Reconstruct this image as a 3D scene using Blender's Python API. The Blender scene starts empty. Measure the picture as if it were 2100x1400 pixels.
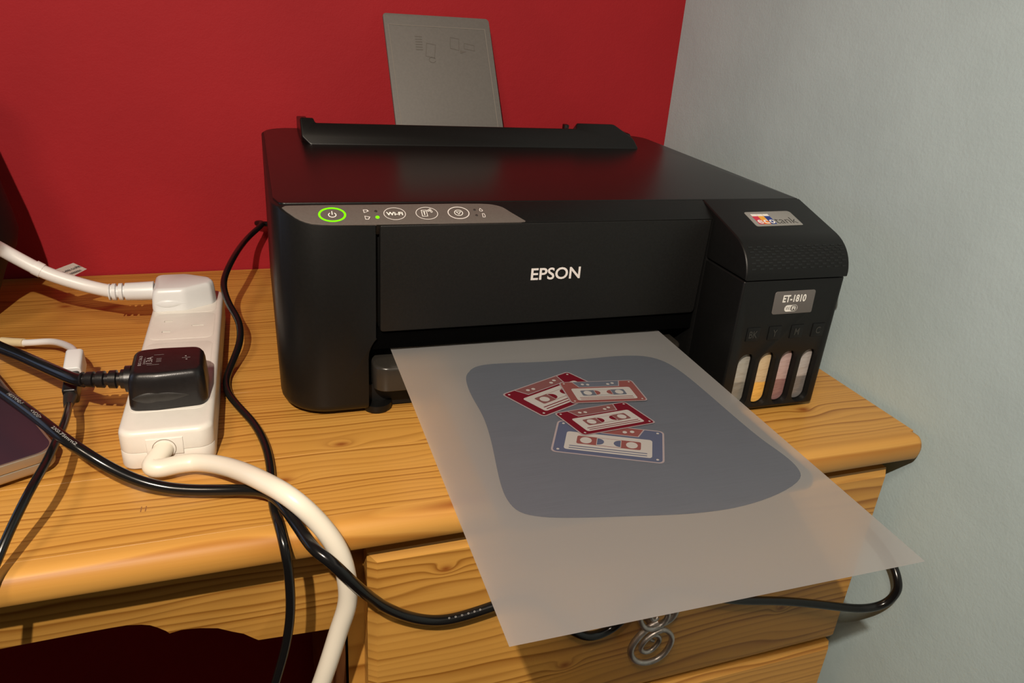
import bpy, bmesh, math, random
from mathutils import Vector, Matrix
random.seed(7)
S = bpy.context.scene
COL = S.collection

# ------------------------------------------------------------------ camera, world, lights, exposure
cam_d = bpy.data.cameras.new('camera'); cam = bpy.data.objects.new('camera', cam_d); COL.objects.link(cam)
cam_d.sensor_width = 36.0; cam_d.lens = 36.0 * 1536.44 / 2100.0; cam_d.clip_start = 0.01
RX, UP, FW = Vector((.9425581, -.3263743, .07116207)), Vector((.07428753, .41250175, .90792272)), Vector((.32567712, .85048346, -.41305241))
m = Matrix((RX, UP, -FW)).transposed().to_4x4(); m.translation = Vector((-.01705, -.46422, .27494)); cam.matrix_world = m
S.camera = cam

w = bpy.data.worlds.new('world'); S.world = w; w.use_nodes = True
w.node_tree.nodes['Background'].inputs[0].default_value = (1, .85, .7, 1)
w.node_tree.nodes['Background'].inputs[1].default_value = 0.02

LAMP_POS = Vector((-.15, -.61, .60))
fl = bpy.data.lights.new('table_lamp_light', 'SPOT'); flo = bpy.data.objects.new('table_lamp_light', fl); COL.objects.link(flo)
fl.energy = 29.5; fl.color = (1, .87, .73); fl.shadow_soft_size = .006; fl.spot_size = math.radians(136); fl.spot_blend = 1.0
flo.location = LAMP_POS
flo.rotation_euler = (Vector((.10, .02, .0)) - LAMP_POS).to_track_quat('-Z', 'Y').to_euler()

ce = bpy.data.lights.new('ambient_fill_light', 'AREA'); ceo = bpy.data.objects.new('ambient_fill_light', ce); COL.objects.link(ceo)  # unseen area light added as ambient fill
ce.shape = 'DISK'; ce.size = .35; ce.energy = 12.5; ce.color = (1, .82, .62); ceo.location = (-.7, -1.1, 1.58)

S.view_settings.view_transform = 'Standard'; S.view_settings.look = 'None'; S.view_settings.exposure = 0.0
S.view_settings.gamma = 1.0; S.view_settings.use_curve_mapping = False
S.cycles.max_bounces = 10; S.cycles.transparent_max_bounces = 12; S.cycles.caustics_refractive = True

# ------------------------------------------------------------------ materials
class N:
    """small node-tree helper"""
    def __init__(s, name):
        s.m = bpy.data.materials.new(name); s.m.use_nodes = True
        s.t = s.m.node_tree; s.n = s.t.nodes; s.l = s.t.links
        s.b = s.n['Principled BSDF']; s.out = s.n['Material Output']
    def add(s, typ, **kw):
        n = s.n.new(typ)
        for k, v in kw.items(): setattr(n, k, v)
        return n
    def put(s, inp, v):
        if isinstance(v, bpy.types.NodeSocket): s.l.new(v, inp)
        elif v is not None: inp.default_value = v
    def math(s, op, a, b=None, c=None, clamp=False):
        n = s.add('ShaderNodeMath', operation=op, use_clamp=clamp)
        for i, v in enumerate((a, b, c)):
            if v is not None: s.put(n.inputs[i], v)
        return n.outputs[0]
    def obj(s): return s.add('ShaderNodeTexCoord').outputs['Object']
    def noise(s, vec, scale, detail=3, rough=.55, w=None):
        n = s.add('ShaderNodeTexNoise', noise_dimensions='4D' if w is not None else '3D')
        s.put(n.inputs['Vector'], vec); s.put(n.inputs['Scale'], scale); s.put(n.inputs['Detail'], detail); s.put(n.inputs['Roughness'], rough)
        if w is not None: s.put(n.inputs['W'], w)
        return n.outputs['Fac']
    def mapping(s, vec, scale):
        n = s.add('ShaderNodeMapping'); s.put(n.inputs['Vector'], vec); n.inputs['Scale'].default_value = scale
        return n.outputs[0]
    def ramp(s, fac, stops):
        n = s.add('ShaderNodeValToRGB'); e = n.color_ramp.elements
        while len(e) < len(stops): e.new(.5)
        for el, (p, c) in zip(e, stops): el.position = p; el.color = (*c, 1) if len(c) == 3 else c
        s.put(n.inputs[0], fac); return n.outputs[0]
    def mix(s, fac, a, b):
        n = s.add('ShaderNodeMix', data_type='RGBA'); s.put(n.inputs['Factor'], fac)
        for i, v in ((6, a), (7, b)):
            s.put(n.inputs[i], (*v, 1) if isinstance(v, tuple) and len(v) == 3 else v)
        return n.outputs[2]
    def bump(s, h, strength, dist):
        n = s.add('ShaderNodeBump'); n.inputs['Strength'].default_value = strength; n.inputs['Distance'].default_value = dist
        s.put(n.inputs['Height'], h); s.l.new(n.outputs[0], s.b.inputs['Normal']); return n

def plain(name, col, rough=.5, spec=.5, metal=0, grain=None, coat=0, emit=None, sss=0):
    k = N(name); b = k.b
    b.inputs['Base Color'].default_value = (*col, 1); b.inputs['Roughness'].default_value = rough
    b.inputs['Specular IOR Level'].default_value = spec; b.inputs['Metallic'].default_value = metal
    b.inputs['Coat Weight'].default_value = coat; b.inputs['Coat Roughness'].default_value = .15
    if emit: b.inputs['Emission Color'].default_value = (*emit[0], 1); b.inputs['Emission Strength'].default_value = emit[1]
    if grain:
        sc, st, dist, var = grain
        v = k.noise(k.obj(), sc, 2)
        k.bump(v, st, dist)
        lo = tuple(c * (1 - var) for c in col); hi = tuple(min(1, c * (1 + var)) for c in col)
        k.l.new(k.ramp(k.noise(k.obj(), sc * .23, 3), [(.3, lo), (.7, hi)]), b.inputs['Base Color'])
    return k.m

def wood(name, axis, knots, base=(.64, .335, .074), mid=(.56, .265, .046), dark=(.30, .115, .016), dens=215.0, rough=.34):
    """pine: grain lines along x; axis is the coordinate the rings are stacked along ('y' or 'z'); knots = (x, a, rx, ra, lift)"""
    k = N(name)
    o = k.obj(); sep = k.add('ShaderNodeSeparateXYZ'); k.l.new(o, sep.inputs[0])
    x = sep.outputs[0]; y, z = sep.outputs[1], sep.outputs[2]
    a = y if axis == 'y' else z
    if axis == 'y': a = k.math('SUBTRACT', y, k.math('MULTIPLY', z, -.55))
    rnd = k.math('MULTIPLY', k.add('ShaderNodeObjectInfo').outputs['Random'], 30.0)
    c1 = k.add('ShaderNodeCombineXYZ'); k.put(c1.inputs[0], k.math('MULTIPLY', x, 2.2)); k.put(c1.inputs[1], k.math('MULTIPLY', a, 13.0)); k.put(c1.inputs[2], 0.0)
    warp = k.noise(c1.outputs[0], 1.0, 3, .5, rnd)
    f = k.math('ADD', k.math('MULTIPLY', a, dens), k.math('MULTIPLY', warp, dens * .075))
    core = None
    for (kx, ka, rx, ra, lift) in knots:
        dx = k.math('DIVIDE', k.math('SUBTRACT', x, kx), rx); da = k.math('DIVIDE', k.math('SUBTRACT', a, ka), ra)
        d2 = k.math('ADD', k.math('MULTIPLY', dx, dx), k.math('MULTIPLY', da, da))
        g = k.math('POWER', 2.718, k.math('MULTIPLY', d2, -1.0))
        f = k.math('ADD', f, k.math('MULTIPLY', g, lift))
        d2b = k.math('POWER', 2.718, k.math('MULTIPLY', d2, -4.5))
        core = d2b if core is None else k.math('ADD', core, d2b)
    fr = k.math('FRACT', f)
    cell = k.math('FLOOR', f)
    wn = k.add('ShaderNodeTexWhiteNoise', noise_dimensions='1D'); k.put(wn.inputs['W'], k.math('ADD', cell, rnd))
    line = k.ramp(fr, [(0, (.0, .0, .0)), (.30, (.06, .06, .06)), (.62, (.42, .42, .42)), (.88, (1, 1, 1)), (1.0, (.12, .12, .12))])
    line = k.math('MULTIPLY', line, k.math('ADD', .22, k.math('MULTIPLY', k.math('POWER', wn.outputs[0], 1.3), 1.0)))
    cs = k.add('ShaderNodeCombineXYZ'); k.put(cs.inputs[0], k.math('MULTIPLY', x, 14.0)); k.put(cs.inputs[1], k.math('MULTIPLY', a, 900.0)); k.put(cs.inputs[2], k.math('MULTIPLY', y, 5.0))
    fine = k.noise(cs.outputs[0], 1.0, 3, .6, rnd)
    cl = k.add('ShaderNodeCombineXYZ'); k.put(cl.inputs[0], k.math('MULTIPLY', x, 3.0)); k.put(cl.inputs[1], k.math('MULTIPLY', a, 45.0)); k.put(cl.inputs[2], k.math('MULTIPLY', y, 2.0))
    broad = k.noise(cl.outputs[0], 1.0, 2, .5, rnd)
    col = k.mix(k.math('MULTIPLY', k.math('SUBTRACT', broad, .35), 1.6, clamp=True), base, mid)
    col = k.mix(k.math('MULTIPLY', k.math('SUBTRACT', fine, .38), 1.0, clamp=True), col, mid)
    col = k.mix(k.math('MULTIPLY', line, 1.0, clamp=True), col, dark)
    if core is not None:
        col = k.mix(k.math('MULTIPLY', core, .95, clamp=True), col, (.27, .075, .012))
    k.l.new(col, k.b.inputs['Base Color'])
    k.b.inputs['Roughness'].default_value = rough; k.b.inputs['Specular IOR Level'].default_value = .45
    k.bump(k.math('ADD', k.math('MULTIPLY', line, -.5), k.math('MULTIPLY', fine, .5)), .25, .0004)
    return k.m

def wallpaint(name, col, sc, st, marks=(), spots=None):
    k = N(name); o = k.obj()
    n1 = k.noise(o, sc, 4, .6); n2 = k.noise(o, 9.0, 3, .5); n3 = k.noise(o, sc * .22, 2, .5)
    c = k.ramp(n2, [(.3, tuple(v * .93 for v in col)), (.7, tuple(min(1, v * 1.05) for v in col))])
    k.l.new(c, k.b.inputs['Base Color'])
    k.b.inputs['Roughness'].default_value = .7; k.b.inputs['Specular IOR Level'].default_value = .2
    k.bump(k.math('ADD', n1, k.math('MULTIPLY', n3, 1.2)), st, .0012)
    return k.m

BLACK = plain('printer_black_plastic', (.0055, .0055, .0054), .42, .30, grain=(2200, .12, .0003, .12))
BLACKFLAP = plain('printer_flap_plastic', (.0078, .0077, .0074), .46, .30, grain=(2600, .22, .0003, .15))
BLACKTOP = plain('printer_lid_plastic', (.0060, .0056, .0054), .30, .42, grain=(2600, .10, .0002, .1))
BLACKDEEP = plain('printer_inner_plastic', (.004, .0038, .0035), .5, .3)
BLACKSHADE = plain('printer_slot_shade', (.0012, .0012, .0012), 1.0, .02)  # near-black holds the shade under the flap in its colour
BLACKGLOSS = plain('printer_tray_plastic', (.028, .025, .021), .26, .5)
PANELGREY = plain('panel_grey_print', (.115, .098, .088), .45, .4, grain=(3000, .08, .0002, .06))
SUPPORTGREY = plain('paper_support_grey', (.140, .132, .122), .55, .35, grain=(1800, .08, .0003, .05))
SUPPORTMARK = plain('paper_support_embossing', (.12, .108, .095), .5, .35)
WHITEPRINT = plain('white_print', (.72, .68, .66), .5, .3)
WHITEBRIGHT = plain('white_bright_print', (.85, .84, .8), .5, .3)
DARKPRINT = plain('dark_print', (.03, .03, .03), .5, .3)
STICKERGREY = plain('sticker_grey', (.27, .27, .255), .35, .5)
PLATEGREY = plain('plate_grey', (.125, .115, .11), .4, .5)
LEDGREEN = plain('lit_green_indicator', (.05, .3, .0), .4, .4, emit=((.19, 1.0, .0), 1.25))
LEDOFF = plain('unlit_indicator', (.035, .03, .028), .4, .4)
RED_, ORANGE_, YELLOW_, BLUE_ = [plain(n, c, .45, .4) for n, c in (('logo_red', (.62, .03, .07)), ('logo_orange', (.85, .24, .02)), ('logo_yellow', (.85, .42, .05)), ('logo_blue', (.015, .04, .25)))]
WHITEPLASTIC = plain('strip_white_plastic', (.80, .765, .70), .36, .5, grain=(900, .05, .0003, .015))
PLUGWHITE = plain('plug_white_plastic', (.72, .735, .74), .33, .5)
CABLEWHITE = plain('white_cable_rubber', (.78, .765, .75), .38, .5)
FLEXWHITE = plain('cream_flex_rubber', (.82, .76, .64), .33, .5, grain=(60, .03, .001, .04))
SLEEVE = plain('cream_sleeve', (.66, .54, .33), .5, .4)
CABLEBLACK = plain('black_cable_rubber', (.0065, .0065, .0068), .20, .5)
PLUGBLACK = plain('black_plug_plastic', (.010, .009, .0095), .33, .5, grain=(1500, .12, .0003, .15))
PLUGGREY = plain('black_plug_grip_plastic', (.022, .02, .018), .42, .5, grain=(1500, .15, .0003, .15))
PRINTGREY = plain('cable_print', (.26, .255, .245), .5, .3)
PAPERTAG = plain('tag_paper', (.68, .62, .58), .7, .2)
LAPTOPTOP = plain('laptop_purple_reflection', (.040, .022, .034), .36, .5)  # purple reflection on the lid, painted into the base colour
LAPTOPSIDE = plain('laptop_silver_aluminium', (.46, .39, .30), .36, .5, metal=.75)
PEWTER = plain('handle_pewter', (.50, .46, .43), .40, .5, metal=.85, grain=(420, .35, .0008, .35))
SCREENBLUE = plain('monitor_lit_screen', (.02, .02, .03), .3, .4, emit=((.50, .66, 1.0), .9))
VASEDARK = plain('dark_glaze', (.006, .004, .004), .6, .3)
SHADE = plain('added_lamp_glow', (.8, .76, .68), .5, .3, emit=((1, .82, .62), .6))  # glow for the added lamp body
FLOORM = plain('dark_carpet', (.045, .022, .018), .9, .1, grain=(300, .5, .003, .4))
CEILM = plain('ceiling_paint', (.62, .58, .52), .8, .1)
FARWALL = plain('far_wall_paint', (.50, .47, .42), .7, .2)
REDWALL = wallpaint('red_wall_paint', (.36, .0155, .0215), 620, .22)
BLUEWALL = wallpaint('blue_wall_paint', (.455, .575, .60), 420, .20)
KN_TOP = [(.033, -.033, .011, .0055, 1.3), (.386, -.061, .014, .0075, 1.5), (-.172, .244, .012, .007, 1.8), (-.006, -.066, .012, .006, 1.8), (-.40, .12, .014, .008, 2.0), (.20, .08, .014, .008, 2.0)]
KN_DR = [(.0873, -.0546, .009, .005, 1.5), (.1814, -.1657, .010, .0062, 1.5), (.372, -.158, .008, .005, 1.6)]
WOODTOP = wood('pine_top', 'y', KN_TOP)
WOODEDGE = wood('pine_front_edge', 'y', [(.10, -.113, .07, .009, 1.5)], base=(.66, .35, .080), mid=(.59, .28, .052), dark=(.45, .19, .030), dens=60, rough=.5)
WOODFRONT = wood('pine_front', 'z', KN_DR, dens=140)
WOODSIDE = wood('pine_stile', 'y', [], dens=70)
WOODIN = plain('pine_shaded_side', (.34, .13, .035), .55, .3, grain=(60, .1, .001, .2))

def inkmat(name, hi, lo, level):
    k = N(name); o = k.obj(); sep = k.add('ShaderNodeSeparateXYZ'); k.l.new(o, sep.inputs[0])
    z = k.math('ADD', sep.outputs[2], k.math('MULTIPLY', k.noise(o, 300, 2), .0012))
    t = k.math('MULTIPLY', k.math('SUBTRACT', z, level), 900.0, clamp=True)
    c = k.mix(t, lo, hi)
    c = k.mix(k.math('MULTIPLY', k.noise(k.mapping(o, (60, 60, 420)), 1.0, 3), .28), c, tuple(v * .72 for v in hi))
    k.l.new(c, k.b.inputs['Base Color']); k.b.inputs['Roughness'].default_value = .22
    k.b.inputs['Coat Weight'].default_value = .3
    k.bump(k.noise(k.mapping(o, (90, 90, 260)), 1.0, 2), .5, .0012)
    return k.m

def sheetmat(name, dif, trl, w_dif, w_trl, w_ref, w_tr, rough=.9, gloss=.07, streak=0):
    k = N(name); k.n.remove(k.b)
    d = k.add('ShaderNodeBsdfDiffuse'); d.inputs[0].default_value = (*dif, 1)
    if streak:
        o = k.obj(); c = k.ramp(k.noise(k.mapping(o, (30, 2200, 1)), 1.0, 2), [(.3, tuple(v * (1 - streak) for v in dif)), (.7, tuple(v * (1 + streak) for v in dif))]); k.l.new(c, d.inputs[0])
    t = k.add('ShaderNodeBsdfTranslucent'); t.inputs[0].default_value = (*trl, 1)
    r = k.add('ShaderNodeBsdfRefraction'); r.inputs['IOR'].default_value = 1.06; r.inputs['Roughness'].default_value = rough; r.inputs[0].default_value = (.95, .94, .92, 1)
    p = k.add('ShaderNodeBsdfTransparent'); p.inputs[0].default_value = (.95, .94, .92, 1)
    g = k.add('ShaderNodeBsdfGlossy'); g.inputs['Roughness'].default_value = .42; g.inputs[0].default_value = (1, 1, 1, 1)
    acc = None; tot = 0
    for sh, wt in ((d, w_dif), (t, w_trl), (r, w_ref), (p, w_tr), (g, gloss)):
        if wt <= 0: continue
        tot += wt
        if acc is None: acc = sh.outputs[0]; continue
        mx = k.add('ShaderNodeMixShader'); mx.inputs[0].default_value = wt / tot
        k.l.new(acc, mx.inputs[1]); k.l.new(sh.outputs[0], mx.inputs[2]); acc = mx.outputs[0]
    k.l.new(acc, k.out.inputs['Surface']); return k.m
SHEETM = sheetmat('frosted_transfer_film', (.74, .75, .76), (.97, .95, .92), .245, .40, .34, .115, gloss=.03)

# ------------------------------------------------------------------ mesh helpers
def link(name, me, mats, parent=None, angle=35, xf=None):
    for mm in (mats if isinstance(mats, (list, tuple)) else [mats]): me.materials.append(mm)
    if angle is None:
        me.shade_flat()
    else:
        me.shade_smooth(); me.set_sharp_from_angle(angle=math.radians(angle))
    o = bpy.data.objects.new(name, me); COL.objects.link(o)
    if parent is not None: o.parent = parent
    if xf is not None: o.matrix_basis = xf
    return o
def mesh_of(bm, name='mesh'):
    bmesh.ops.recalc_face_normals(bm, faces=bm.faces[:])
    me = bpy.data.meshes.new(name); bm.to_mesh(me); bm.free(); return me
def build(name, bm, mats, parent=None, angle=35):
    return link(name, mesh_of(bm, name), mats, parent, angle)
def thing(name, label, cat, loc=(0, 0, 0), rotz=0, group=None):
    o = bpy.data.objects.new(name, None); COL.objects.link(o); o.empty_display_size = .02
    o.location = loc; o.rotation_euler = (0, 0, rotz); o['label'] = label; o['category'] = cat
    if group: o['group'] = group
    return o
def frame(org, ex, ey):
    org, ex, ey = Vector(org), Vector(ex).normalized(), Vector(ey).normalized(); en = ex.cross(ey).normalized()
    return lambda x, y, z: org + ex * x + ey * y + en * z
WORLD = frame((0, 0, 0), (1, 0, 0), (0, 1, 0))
def rpoly(pts, r, seg=6):
    """polygon with rounded corners; r is a number or one per corner"""
    n = len(pts); out = []
    for i in range(n):
        p = Vector(pts[i]); a = (Vector(pts[i - 1]) - p); b = (Vector(pts[(i + 1) % n]) - p)
        rr = r[i] if isinstance(r, (list, tuple)) else r
        if rr <= 0: out.append(p); continue
        la, lb = a.length, b.length; a.normalize(); b.normalize()
        ang = a.angle(b); d = min(rr / math.tan(ang / 2), la * .49, lb * .49)
        rr2 = d * math.tan(ang / 2); c = p + (a + b).normalized() * (rr2 / math.sin(ang / 2))
        s, e = p + a * d - c, p + b * d - c
        th = s.angle_signed(e) if s.length and e.length else 0
        for q in range(seg + 1):
            t = -th * q / seg
            out.append(c + Vector((s.x * math.cos(t) - s.y * math.sin(t), s.x * math.sin(t) + s.y * math.cos(t))))
    return [(v[0], v[1]) for v in out]
def rect(x0, y0, x1, y1, r=0, seg=6): return rpoly([(x0, y0), (x1, y0), (x1, y1), (x0, y1)], r, seg) if r else [(x0, y0), (x1, y0), (x1, y1), (x0, y1)]
def ell(cx, cy, rx, ry, n=32): return [(cx + rx * math.cos(2 * math.pi * i / n), cy + ry * math.sin(2 * math.pi * i / n)) for i in range(n)]
def offset_poly(pts, d):
    n = len(pts); A = sum(pts[i][0] * pts[(i + 1) % n][1] - pts[(i + 1) % n][0] * pts[i][1] for i in range(n)); sg = 1 if A > 0 else -1
    out = []
    for i in range(n):
        p0, p1, p2 = Vector(pts[i - 1]), Vector(pts[i]), Vector(pts[(i + 1) % n])
        e1, e2 = (p1 - p0), (p2 - p1)
        if e1.length < 1e-9: e1 = e2
        if e2.length < 1e-9: e2 = e1
        n1 = Vector((-e1.y, e1.x)).normalized() * sg; n2 = Vector((-e2.y, e2.x)).normalized() * sg
        b = n1 + n2
        if b.length < 1e-6: b = n1
        b.normalize(); k = max(.35, b.dot(n1)); out.append(tuple(p1 + b * (d / k)))
    return out
def add_prism(bm, poly, z0, z1, xf=WORLD, bt=0, bb=0, seg=3, mat=0):
    """prism of a 2D outline from z0 to z1, edges rounded by bt (at z1) and bb (at z0)"""
    rings = []
    if bb > 0:
        for i in range(seg + 1):
            a = math.pi / 2 * i / seg; rings.append((bb * (1 - math.sin(a)), z0 + bb * (1 - math.cos(a))))
    else: rings.append((0, z0))
    if bt > 0:
        for i in range(seg + 1):
            a = math.pi / 2 * i / seg; rings.append((bt * (1 - math.cos(a)), z1 - bt * (1 - math.sin(a))))
    else: rings.append((0, z1))
    vr = []
    for d, z in rings:
        pp = offset_poly(poly, d) if d else poly
        vr.append([bm.verts.new(xf(p[0], p[1], z)) for p in pp])
    n = len(poly); fs = []
    for a, b in zip(vr, vr[1:]):
        for i in range(n): fs.append(bm.faces.new((a[i], a[(i + 1) % n], b[(i + 1) % n], b[i])))
    fs.append(bm.faces.new(vr[0][::-1])); fs.append(bm.faces.new(vr[-1]))
    for f in fs: f.material_index = mat
    return fs
def prism(name, poly, z0, z1, mats, parent=None, xf=WORLD, bt=0, bb=0, seg=3, angle=35):
    bm = bmesh.new(); add_prism(bm, poly, z0, z1, xf, bt, bb, seg); return build(name, bm, mats, parent, angle)
def add_flat(bm, poly, z, xf=WORLD, mat=0, hole=None):
    if hole is None:
        f = bm.faces.new([bm.verts.new(xf(p[0], p[1], z)) for p in poly]); f.material_index = mat; return
    a = [bm.verts.new(xf(p[0], p[1], z)) for p in poly]; b = [bm.verts.new(xf(p[0], p[1], z)) for p in hole]; n = len(a)
    for i in range(n):
        f = bm.faces.new((a[i], a[(i + 1) % n], b[(i + 1) % n], b[i])); f.material_index = mat
def catmull(P, sub):
    P = [Vector(p) for p in P]; out = []
    for i in range(len(P) - 1):
        p0 = P[max(i - 1, 0)]; p1 = P[i]; p2 = P[i + 1]; p3 = P[min(i + 2, len(P) - 1)]
        # centripetal parametrisation keeps the cable free of loops
        t0 = 0; t1 = t0 + max((p1 - p0).length, 1e-5) ** .5; t2 = t1 + max((p2 - p1).length, 1e-5) ** .5; t3 = t2 + max((p3 - p2).length, 1e-5) ** .5
        for q in range(sub):
            t = t1 + (t2 - t1) * q / sub
            a1 = p0.lerp(p1, (t - t0) / (t1 - t0)) if i > 0 else p1
            a2 = p1.lerp(p2, (t - t1) / (t2 - t1)); a3 = p2.lerp(p3, (t - t2) / (t3 - t2)) if i < len(P) - 2 else p2
            b1 = a1.lerp(a2, (t - t0) / (t2 - t0)); b2 = a2.lerp(a3, (t - t1) / (t3 - t1))
            out.append(b1.lerp(b2, (t - t1) / (t2 - t1)))
    out.append(P[-1]); return out
def smooth_path(P, it):
    for _ in range(it):
        P = [P[0]] + [(P[i - 1] + P[i] * 2 + P[i + 1]) / 4 for i in range(1, len(P) - 1)] + [P[-1]]
    return P
def add_tube(bm, pts, r, n=12, cap=True, mat=0, flat=1.0):
    """tube along pts; r number or function of t; flat squeezes it"""
    pts = [Vector(p) for p in pts]; prev = None; rings = []; L = len(pts)
    nrm = None
    for i, p in enumerate(pts):
        t = (pts[min(i + 1, L - 1)] - pts[max(i - 1, 0)]).normalized()
        if nrm is None:
            ref = Vector((0, 0, 1)) if abs(t.z) < .9 else Vector((1, 0, 0)); nrm = (ref - t * ref.dot(t)).normalized()
        else:
            nrm = (nrm - t * nrm.dot(t)).normalized()
        bi = t.cross(nrm); rr = r(i / (L - 1)) if callable(r) else r
        rings.append([bm.verts.new(p + nrm * math.cos(2 * math.pi * k / n) * rr * flat + bi * math.sin(2 * math.pi * k / n) * rr) for k in range(n)])
    for a, b in zip(rings, rings[1:]):
        for k in range(n):
            f = bm.faces.new((a[k], a[(k + 1) % n], b[(k + 1) % n], b[k])); f.material_index = mat
    if cap:
        bm.faces.new(rings[0][::-1]).material_index = mat; bm.faces.new(rings[-1]).material_index = mat
def tube(name, pts, r, mats, parent=None, n=12, sub=8, sm=6, flat=1.0):
    bm = bmesh.new(); add_tube(bm, smooth_path(catmull(pts, sub), sm), r, n, flat=flat); return build(name, bm, mats, parent, 60)
def add_lathe(bm, prof, org=(0, 0, 0), n=32, axis='z', mat=0):
    o = Vector(org); rings = []
    for r, h in prof:
        ring = []
        for k in range(n):
            a = 2 * math.pi * k / n
            v = Vector((r * math.cos(a), r * math.sin(a), h)) if axis == 'z' else Vector((h, r * math.cos(a), r * math.sin(a)))
            ring.append(bm.verts.new(o + v))
        rings.append(ring)
    for a, b in zip(rings, rings[1:]):
        for k in range(n): bm.faces.new((a[k], a[(k + 1) % n], b[(k + 1) % n], b[k])).material_index = mat
    bm.faces.new(rings[0][::-1]).material_index = mat; bm.faces.new(rings[-1]).material_index = mat
def add_loft(bm, rings, mat=0):
    vr = [[bm.verts.new(p) for p in r] for r in rings]; n = len(vr[0])
    for a, b in zip(vr, vr[1:]):
        for k in range(n): bm.faces.new((a[k], a[(k + 1) % n], b[(k + 1) % n], b[k])).material_index = mat
    bm.faces.new(vr[0][::-1]).material_index = mat; bm.faces.new(vr[-1]).material_index = mat
DG = lambda: bpy.context.evaluated_depsgraph_get()
def carve(o, cutters, bevel=0, seg=2, angle=35):
    """cut the given bmeshes out of o for good"""
    tmp = []
    for bm in cutters:
        c = bpy.data.objects.new('cutter', mesh_of(bm)); COL.objects.link(c); c.parent = o.parent; tmp.append(c)
        md = o.modifiers.new('cut', 'BOOLEAN'); md.operation = 'DIFFERENCE'; md.object = c; md.solver = 'EXACT'
    if bevel:
        md = o.modifiers.new('round', 'BEVEL'); md.width = bevel; md.segments = seg; md.limit_method = 'ANGLE'; md.angle_limit = math.radians(40)
    bpy.context.view_layer.update()
    me = bpy.data.meshes.new_from_object(o.evaluated_get(DG())); o.modifiers.clear(); old = o.data; o.data = me
    me.shade_smooth(); me.set_sharp_from_angle(angle=math.radians(angle))
    for c in tmp:
        d = c.data; bpy.data.objects.remove(c); bpy.data.meshes.remove(d)
    bpy.data.meshes.remove(old)
_tc = {}
def text_geo(s, bold=0.0, shear=0.0):
    key = (s, bold, shear)
    if key in _tc: return _tc[key]
    cu = bpy.data.curves.new('t', 'FONT'); cu.body = s; cu.size = 1; cu.offset = bold; cu.resolution_u = 4; cu.shear = shear; cu.fill_mode = 'FRONT'
    o = bpy.data.objects.new('t', cu); COL.objects.link(o); bpy.context.view_layer.update()
    me = bpy.data.meshes.new_from_object(o.evaluated_get(DG()))
    vs = [v.co.copy() for v in me.vertices]; fs = [tuple(p.vertices) for p in me.polygons]
    bpy.data.objects.remove(o); bpy.data.curves.remove(cu); bpy.data.meshes.remove(me)
    x0, x1 = min(v.x for v in vs), max(v.x for v in vs); y0, y1 = min(v.y for v in vs), max(v.y for v in vs)
    r = ([((v.x - x0) / (x1 - x0), (v.y - y0) / (y1 - y0)) for v in vs], fs); _tc[key] = r; return r
def add_text(bm, s, x0, y0, x1, y1, z, xf=WORLD, mat=0, bold=.0, rot=False, shear=0.0):
    vs, fs = text_geo(s, bold, shear); bv = []
    for u, v in vs:
        if rot: u, v = 1 - v, u
        bv.append(bm.verts.new(xf(x0 + (x1 - x0) * u, y0 + (y1 - y0) * v, z)))
    for f in fs:
        try: bm.faces.new([bv[i] for i in f]).material_index = mat
        except ValueError: pass
def flat_part(name, bm, mats, parent):
    me = bpy.data.meshes.new(name); bm.to_mesh(me); bm.free(); return link(name, me, mats, parent, None)
def box(bm, x0, y0, z0, x1, y1, z1, b=0, mat=0):
    add_prism(bm, rect(x0, y0, x1, y1), z0, z1, WORLD, b, b, 2, mat)
def boxpart(name, d, mats, parent=None, b=0):
    bm = bmesh.new(); box(bm, *d, b=b); return build(name, bm, mats, parent)
def struct(name, d, mat):
    o = boxpart(name, d, mat); o['kind'] = 'structure'; return o

# ------------------------------------------------------------------ the room
WX, WY = .4575, .3255
struct('wall_back', (-2.6, WY, -.74, WX + .1, WY + .1, 1.66), REDWALL)
struct('wall_right', (WX, -2.9, -.74, WX + .1, WY, 1.66), BLUEWALL)
struct('wall_left', (-2.7, -2.9, -.74, -2.6, WY, 1.66), FARWALL)
struct('wall_front', (-2.7, -3.0, -.74, WX + .1, -2.9, 1.66), FARWALL)
struct('floor', (-2.7, -3.0, -.80, WX + .1, WY + .1, -.74), FLOORM)
struct('ceiling', (-2.7, -3.0, 1.66, WX + .1, WY + .1, 1.72), CEILM)
t = thing('added_ceiling_lamp', 'round opal ceiling lamp, unseen, added for ambient fill on the white ceiling above the desk', 'lamp', (-.7, -1.1, 1.66))  # lamp body added to go with the ambient fill
bm = bmesh.new(); add_lathe(bm, [(.06, 0), (.06, -.02), (.05, -.025)]); build('added_lamp_rose', bm, WHITEPLASTIC, t)
bm = bmesh.new(); add_lathe(bm, [(.05, -.025), (.17, -.028), (.18, -.045), (.17, -.062), (.02, -.066)]); build('shade', bm, SHADE, t)

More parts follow.
